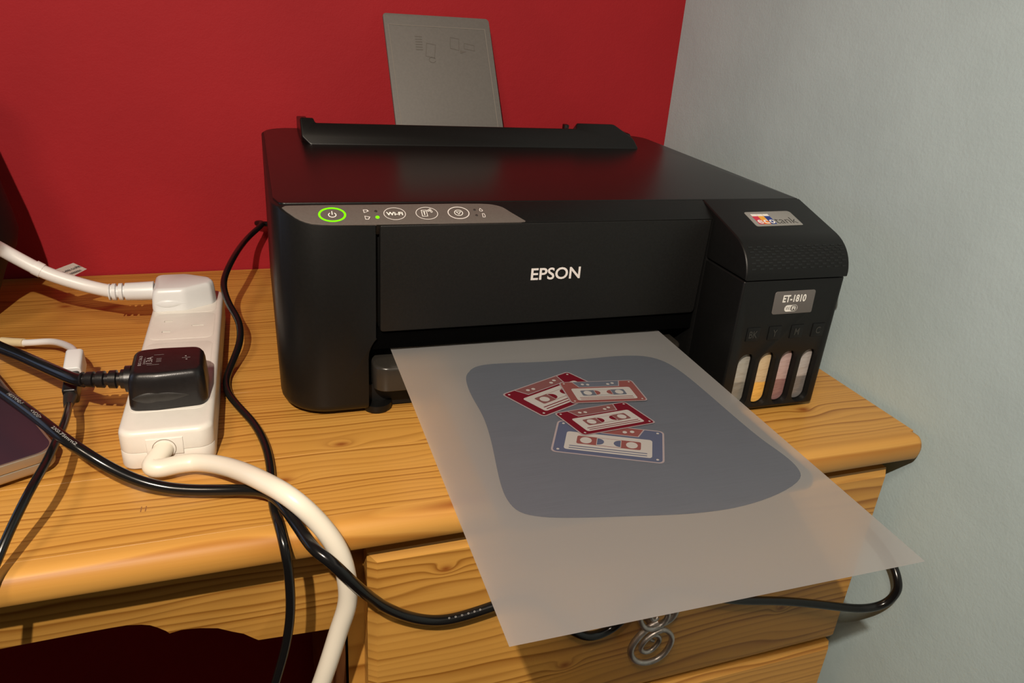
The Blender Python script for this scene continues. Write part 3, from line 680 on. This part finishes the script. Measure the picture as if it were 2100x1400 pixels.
def local(o, pts):
    mi = (Matrix.Translation(o.location) @ o.rotation_euler.to_matrix().to_4x4()).inverted(); return [mi @ Vector(p) for p in pts]
o = tube('flex', local(ST, FLEX), .0056, FLEXWHITE, ST, 16, 8, 5); o['label'] = 'thick cream flex'

# ------------------------------------------------------------------ plugs
def plug(name, label, loc, outline_fn, mats, h, cord_pts, cord_r, cordm, relief_n, grip, parent_rot=0):
    T = thing(name, label, 'plug', loc, parent_rot)
    bm = bmesh.new(); rings = []
    for z, k, dx in ((0, 1.0, 0), (h * .12, 1.01, 0), (h * .55, .985, 0), (h * .78, .96, .0002), (h * .90, .925, .0004), (h * .97, .87, .0006), (h, .80, .0008)):
        rings.append([Vector((x * k + dx, y * k, z)) for x, y in outline_fn()])
    add_loft(bm, rings); pb = build('plug_body', bm, mats[0], T, 45)
    # finger grips on the long sides
    for sg in (-1, 1):
        bm = bmesh.new(); x0, x1, yy = grip
        n = 14; rr = []
        for i in range(n + 1):
            x = x0 + (x1 - x0) * i / n; t = math.sin(math.pi * (i / n) ** .8); hw = .0002 + h * .19 * t; d = .0002 + .0016 * t
            zc = h * .34
            rr.append([Vector((x, sg * (yy + d * math.cos(q)), zc + hw * math.sin(q))) for q in [math.pi * j / 8 - math.pi / 2 for j in range(9)]] + [Vector((x, sg * (yy - .003), zc))])
        add_loft(bm, rr); build('finger_grip', bm, mats[1], T, 45)
    return T
def outline_black(): return rpoly([(-.0225, -.0200), (-.006, -.0218), (.0200, -.0200), (.0230, -.014), (.0230, .014), (.0200, .0200), (-.006, .0218), (-.0225, .0200)], [.006, .02, .006, .008, .008, .006, .02, .006], 5)
def outline_white(): return rpoly([(-.0225, -.0200), (.0020, -.0200), (.0225, -.0082), (.0258, .0), (.0225, .0082), (.0020, .0200), (-.0225, .0200)], [.004, .012, .006, .008, .006, .012, .004], 5)
def relief(T, pts, r0, r1, ribs, mat, d0, d1):
    bm = bmesh.new(); pts = [Vector(p) for p in pts]; path = catmull(pts, 24)
    n = len(path)
    def rad(t):
        base = r0 + (r1 - r0) * t
        if d0 < t < d1:
            ph = (t - d0) / (d1 - d0) * ribs; f = ph - math.floor(ph)
            if .28 < f < .62: return base * .70
        return base
    add_tube(bm, path, rad, 18); return build('strain_relief', bm, mat, T, 50)
BP = plug('mains_plug', 'black mains plug pushed into the near socket of the white extension block', (-.0700, .0105, HS + .0002), outline_black, (PLUGBLACK, PLUGGREY), .0245, None, None, None, 4, (-.0200, .0130, .0202))
relief(BP, [(-.0215, .0018, .0118), (-.030, .0022, .0120), (-.042, .0040, .0121), (-.0510, .0062, .0120)], .0068, .0045, 4, PLUGBLACK, .22, .98)
bm = bmesh.new(); add_tube(bm, [(-.0215, .0018, .0118), (-.0252, .0019, .0118)], .0085, 16); build('collar', bm, PLUGBLACK, BP)
cb = [(-.1195, .0185, .0362), (-.1250, .0220, .0362), (-.1337, .031, .036), (-.1519, .0543, .034), (-.1676, .0751, .032), (-.1838, .095, .03), (-.2081, .1222, .030), (-.25, .135, .036), (-.33, .10, .036), (-.45, .05, .034), (-.58, .0, .006)]
o = tube('cord', local(BP, cb), .0040, CABLEBLACK, BP, 14)
bm = bmesh.new(); zt = .02462
add_text(bm, '13A', -.0118, -.0050, -.0082, .0050, zt, WORLD, 0, 0, True)
add_text(bm, 'BS1363', -.0162, -.0070, -.0144, .0070, zt, WORLD, 0, 0, True)
add_text(bm, '250V~', -.0134, -.0055, -.0122, .0045, zt, WORLD, 0, 0, True)
add_flat(bm, rect(-.0078, .0072, -.0020, .0075), zt); add_flat(bm, rect(-.0110, -.0070, -.0040, -.0067), zt)
for k in range(3): add_flat(bm, rect(-.0060, -.0030 + .0022 * k, -.0030, -.0026 + .0022 * k), zt)
add_flat(bm, rect(.0090, .0000, .0140, .0004), zt); add_flat(bm, ell(.0112, .0026, .0006, .0006, 10), zt); add_flat(bm, ell(.0118, -.0022, .0006, .0006, 10), zt)
flat_part('moulded_mark_glint', bm, plain('moulded_mark_glint', (.36, .34, .34), .35, .5), BP)  # pale colour paints the specular glint on the black moulded marks
WP = plug('mains_plug', 'white mains plug in the far socket of the extension block, near the red wall', (-.0690, .1730, HS + .0002), outline_white, (PLUGWHITE, PLUGWHITE), .0185, None, None, None, 3, (-.0205, .0030, .0193))
relief(WP, [(-.0215, -.0008, .0112), (-.032, -.0007, .0112), (-.044, -.0002, .0112), (-.0545, .0003, .0112)], .0078, .0068, 3, PLUGWHITE, .60, .97)
cw = [(-.1205, .1735, .0380), (-.1260, .1760, .0385), (-.1399, .1800, .0415), (-.1657, .1825, .052), (-.1815, .1850, .062), (-0.1953, 0.1840, 0.0735), (-0.1992, 0.1680, 0.0845), (-0.2029, 0.1450, 0.0989), (-0.2068, 0.1100, 0.1177), (-.26, .08, .13), (-.40, .0, .11), (-.55, -.04, .04), (-.62, -.05, .007)]
tube('cord', local(WP, cw), .0053, CABLEWHITE, WP, 14)
# sleeve and paper tag on the white cord
sl = [Vector((-.1700, .1835, .0545)), Vector((-.1725, .1840, .0560)), Vector((-.1750, .1845, .0576))]
bm = bmesh.new(); add_tube(bm, local(WP, sl), .0059, 16); build('cord_sleeve', bm, CABLEWHITE, WP)
tg = [Vector(p) for p in ((-.1700, .1905, .0500), (-.1500, .1960, .0562), (-.1410, .1960, .0505), (-.1560, .1905, .0440))]
bm = bmesh.new(); vs = [bm.verts.new(p) for p in local(WP, tg)]; bm.faces.new(vs)
r = bmesh.ops.solidify(bm, geom=bm.faces[:], thickness=.0003); build('paper_tag', bm, PAPERTAG, WP, 20)
tl = local(WP, tg); tx = (tl[1] - tl[0]).normalized(); tn = (tl[1] - tl[0]).cross(tl[3] - tl[0]).normalized(); ty = tn.cross(tx)
if (Vector((0, -.5, .4))).dot(tn) < 0: tn = -tn
tfr = lambda x, y, z: tl[3] + tx * x + (tl[0] - tl[3]).normalized() * y + tn * z
bm = bmesh.new(); add_text(bm, 'PXE1278-4961-2-UPM', .0002, .0080, .0200, .0104, .0006, tfr, 0, .03); add_text(bm, '0000001', .0080, .0035, .0160, .0056, .0006, tfr, 0, .03)
flat_part('tag_lettering', bm, DARKPRINT, WP)

# ------------------------------------------------------------------ thin white lead with its connector, and the black lead plugged into it
WL = thing('adapter_lead', 'thin white adapter lead ending in a small white connector block', 'cable', (-.134, .064, .006))
tube('cord', local(WL, [(-.60, .03, .004), (-.45, .06, .0225), (-.33, .10, .0225), (-.25, .138, .0225), (-.222, .152, .0195), (-.2021, .1592, .007), (-.1837, .1506, .008), (-.1633, .1409, .012), (-.1459, .1114, .020), (-.1375, .0875, .0265), (-.1345, .0740, .0280)]), .0026, CABLEWHITE, WL)
bm = bmesh.new(); add_tube(bm, smooth_path(catmull(local(WL, [(-.2005, .1586, .0072), (-.1920, .1545, .0076), (-.1840, .1508, .0082)]), 6), 1), .0033, 14); o = build('sleeve', bm, SLEEVE, WL); o['label'] = 'cream sleeve band'
bm = bmesh.new(); add_tube(bm, smooth_path(catmull(local(WL, [(-.2120, .1562, .0105), (-.2030, .1592, .0072)]), 4), 1), .0036, 14); build('sleeve', bm, CABLEWHITE, WL)
cbx = Vector((-.1336, .0640, .0245)); ay = Vector((.02, -.97, -.24)).normalized(); ax = Vector((1, 0, 0)); ax = (ax - ay * ax.dot(ay)).normalized(); az = ax.cross(ay)
cfr = lambda x, y, z: cbx + ax * x + az * y + ay * z
cloc = lambda x, y, z: local(WL, [cfr(x, y, z)])[0]
prism('connector_block', rect(-.0054, -.0088, .0054, .0072, .0022, 4), -.0105, .0105, PLUGWHITE, WL, cloc, .0008, .0012)
UL = thing('usb_lead', 'thin black lead plugged into the white connector block, hanging over the desk edge', 'cable', (-.1327, .0494, .006))
cl2 = lambda x, y, z: local(UL, [cfr(x, y, z)])[0]
bm = bmesh.new(); add_prism(bm, rect(-.0044, -.0062, .0044, .0062, .0016, 4), .0106, .030, cl2, .0014, .0004); build('connector', bm, PLUGBLACK, UL)
e = cfr(0, -.0008, .0300)
bm = bmesh.new(); add_tube(bm, local(UL, [e, e + Vector((.0004, -.008, -.0002)), e + Vector((.0010, -.0145, .0004))]), lambda t: .0042 - .0016 * t, 14); build('strain_relief', bm, PLUGGREY, UL)
tube('cord', local(UL, [e + Vector((.0008, -.010, .0)), (-.1291, .0013, .0225), (-.1276, -.0193, .0255), (-.1275, -.0383, .0275), (-.1275, -.0639, .030), (-.1304, -.0904, .030), (-.1371, -.1086, .020), (-.1423, -.1200, .010), (-.149, -.1307, -.004), (-.160, -.136, -.05), (-.175, -.13, -.16), (-.19, -.13, -.40), (-.19, -.12, -.735)]), .0023, CABLEBLACK, UL)

# ------------------------------------------------------------------ loose black leads
LEAD = [(-.58, .06, .010), (-.48, .10, .045), (-.36, .12, .052), (-.27, .10, .046), (-.2029, .0722, .034), (-.1806, .0375, .036), (-.1648, .014, .037), (-.1429, -.0184, .038), (-.1206, -.05, .036), (-.1036, -.0618, .026), (-.0849, -.0678, .014), (-0.0651, -0.0725, 0.0080), (-0.0417, -0.0779, 0.0072), (-0.0232, -0.0842, 0.0088), (-0.0139, -0.0927, 0.0102), (-0.0071, -0.1062, 0.0094), (-0.0012, -0.1177, 0.0040), (0.0053, -0.1355, 0.0017), (0.0119, -0.1415, -0.0016), (0.0183, -0.1440, -0.0092), (0.0277, -0.1405, -0.0257), (0.0371, -0.1320, -0.0439), (.045, -.127, -.0568), (.0648, -.119, -.0784), (.0843, -.117, -.087), (.1021, -.117, -.0858), (.1168, -.117, -.0833), (.1335, -.117, -.0811), (.1511, -.118, -.0896), (.1662, -.12, -.1067), (.1786, -.122, -.1183), (.1913, -.122, -.1249), (.2101, -.12, -.1218), (0.2169, -0.1275, -0.0983), (0.2343, -0.1280, -0.0898), (0.2637, -0.1270, -0.0973), (0.3021, -0.1250, -0.1162), (.3498, -.124, -.1287), (.3944, -.13, -.1391), (.4247, -.136, -.1446), (.4416, -.14, -.1399), (.4467, -.142, -.1277), (.4464, -.141, -.1186), (.4480, -.130, -.1090), (.4495, -.105, -.102), (.4498, -.06, -.099), (.4498, .05, -.10)]
LT = thing('mains_lead', 'glossy black lead with white print, draped across the desk and behind the film sheet', 'cable', (-.0652, -.0718, 0))
lead_path = smooth_path(catmull(local(LT, LEAD), 8), 14)
bm = bmesh.new(); add_tube(bm, lead_path, .0033, 16); build('cord', bm, CABLEBLACK, LT, 60)
def on_cable(bm, path, i0, s, length, hgt, r, up, mat=0, bold=.02):
    """letters laid along a cable, wrapped on its surface on the side facing `up`"""
    vs, fs = text_geo(s, bold); acc = [0]
    for a, b in zip(path[i0:], path[i0 + 1:]): acc.append(acc[-1] + (b - a).length)
    out = []
    for u, v in vs:
        d = u * length; k = 0
        while k < len(acc) - 2 and acc[k + 1] < d: k += 1
        f = (d - acc[k]) / max(acc[k + 1] - acc[k], 1e-9); p = path[i0 + k].lerp(path[i0 + k + 1], f)
        tn_ = (path[min(i0 + k + 2, len(path) - 1)] - path[i0 + k - 1]).normalized()
        nn = (up - tn_ * up.dot(tn_)).normalized(); side = nn.cross(tn_)
        th = (v - .5) * hgt / r; out.append(bm.verts.new(p + (nn * math.cos(th) + side * math.sin(th)) * (r + .00012)))
    for f in fs:
        try: bm.faces.new([out[i] for i in f]).material_index = mat
        except ValueError: pass
upv = Vector((.10, -.42, .90))
def cable_text(i, s_, ln, hg, up):
    bm = bmesh.new(); on_cable(bm, lead_path, i, s_, ln, hg, .0033, up); flat_part('cable_print', bm, PRINTGREY, LT)
def near(path, p):
    p = local(LT, [p])[0]; return min(range(len(path)), key=lambda i: (path[i] - p).length)
i0 = near(lead_path, (-.1560, .0010, .0375))
cable_text(i0, 'H03VVH2-F', .0190, .0019, upv)
cable_text(near(lead_path, (-.1400, -.0225, .038)), '<VDE>', .0120, .0019, upv)
cable_text(near(lead_path, (-.1268, -.0410, .037)), '2X0.75mm2', .0190, .0018, upv)
i1 = near(lead_path, (.0800, -.117, -.086))
for q in range(6):
    pp = near(lead_path, (.0870 + q * .0042, -.117, -.0870 + q * .0002)); cable_text(pp, 'o', .0013, .0011, Vector((0, -.55, .83)))
PC = [(.03, .312, .05), (-.006, .310, .053), (.0010, .300, .0560), (-.0137, .275, .0500), (-.0296, .2043, .05), (-.037, .1714, .042), (-.0339, .1466, .034), (-.0266, .1233, .026), (-.0268, .1031, .018), (-.0326, .0856, .01), (-.0376, .0697, .0045), (-.0368, .0485, .0031), (-.0298, .0253, .0031), (-.0209, .0011, .0031), (-.0150, -.0254, .0031), (-0.0128, -0.0529, 0.0030), (-0.0132, -0.0763, 0.0030), (-0.0131, -0.0955, 0.0030), (-0.0110, -0.1155, 0.0042), (-0.0091, -0.1268, -0.0037), (-0.0080, -0.1275, -0.0203), (-0.0084, -0.1265, -0.0458), (-0.0116, -0.1255, -0.0700), (-.0185, -.125, -.0976), (-.0283, -.125, -.1314), (-.0361, -.125, -.1632), (-.05, -.125, -.25), (-.07, -.12, -.45), (-.08, -.12, -.735)]
o = tube('printer_lead', PC, .0027, CABLEBLACK, None, 14); o['label'] = 'slim black lead curling from behind the printer and down over the desk front'; o['category'] = 'cable'

# ------------------------------------------------------------------ laptop at the left, only its corner in the picture
LP = thing('laptop', 'closed laptop with a purple reflection painted on its lid and a silver edge, its rounded corner showing on the desk', 'laptop', (-.1300, -.0265, 0), math.radians(207.0))
lo = rect(0, -.215, .305, 0, .012, 8)
lap = lambda x, y, z: Vector((x, y, z))
prism('base', lo, .0035, .0098, LAPTOPSIDE, LP, lap, .0006, .0022, 3)
prism('lid', lo, .0101, .0160, LAPTOPSIDE, LP, lap, .0008, .0004, 3)
prism('lid_reflection', rect(.0016, -.2134, .3034, -.0016, .0108, 8), .0158, .01622, LAPTOPTOP, LP, lap, .0001)
for (x, y) in ((.02, -.02), (.285, -.02), (.02, -.195), (.285, -.195)):
    bm = bmesh.new(); add_lathe(bm, [(.005, 0), (.006, .0037)], (x, y, 0), 16); build('rubber_foot', bm, BLACKDEEP, LP)

# ------------------------------------------------------------------ off to the left: lit monitor (its glow is on the printer) and an added jar shaped to cast the wall shadow
MO = thing('monitor', 'lit computer monitor standing on the desk far left, bluish screen', 'monitor', (-.68, .08, 0), math.radians(48))
boxpart('stand_base', (-.11, -.07, 0, .11, .07, .010), PLUGBLACK, MO, .003)
boxpart('stand_neck', (-.02, .02, .009, .02, .04, .20), PLUGBLACK, MO, .003)
boxpart('panel', (-.27, -.012, .07, .27, .022, .40), PLUGBLACK, MO, .004)
boxpart('screen', (-.258, -.0128, .083, .258, -.0118, .388), SCREENBLUE, MO)
bm = bmesh.new(); add_lathe(bm, [(.046, 0), (.051, .004), (.055, .013), (.068, .045), (.078, .062), (.081, .074), (.079, .090), (.074, .119), (.063, .167), (.050, .205), (.043, .225), (.046, .240), (.040, .240), (.036, .225)], (-.273, .222, 0), 48)
o = build('shadow_casting_jar', bm, VASEDARK, None, 60); o['label'] = 'dark glazed pot-bellied jar added to cast the wall shadow, at the back of the desk behind the white cord'; o['category'] = 'jar'
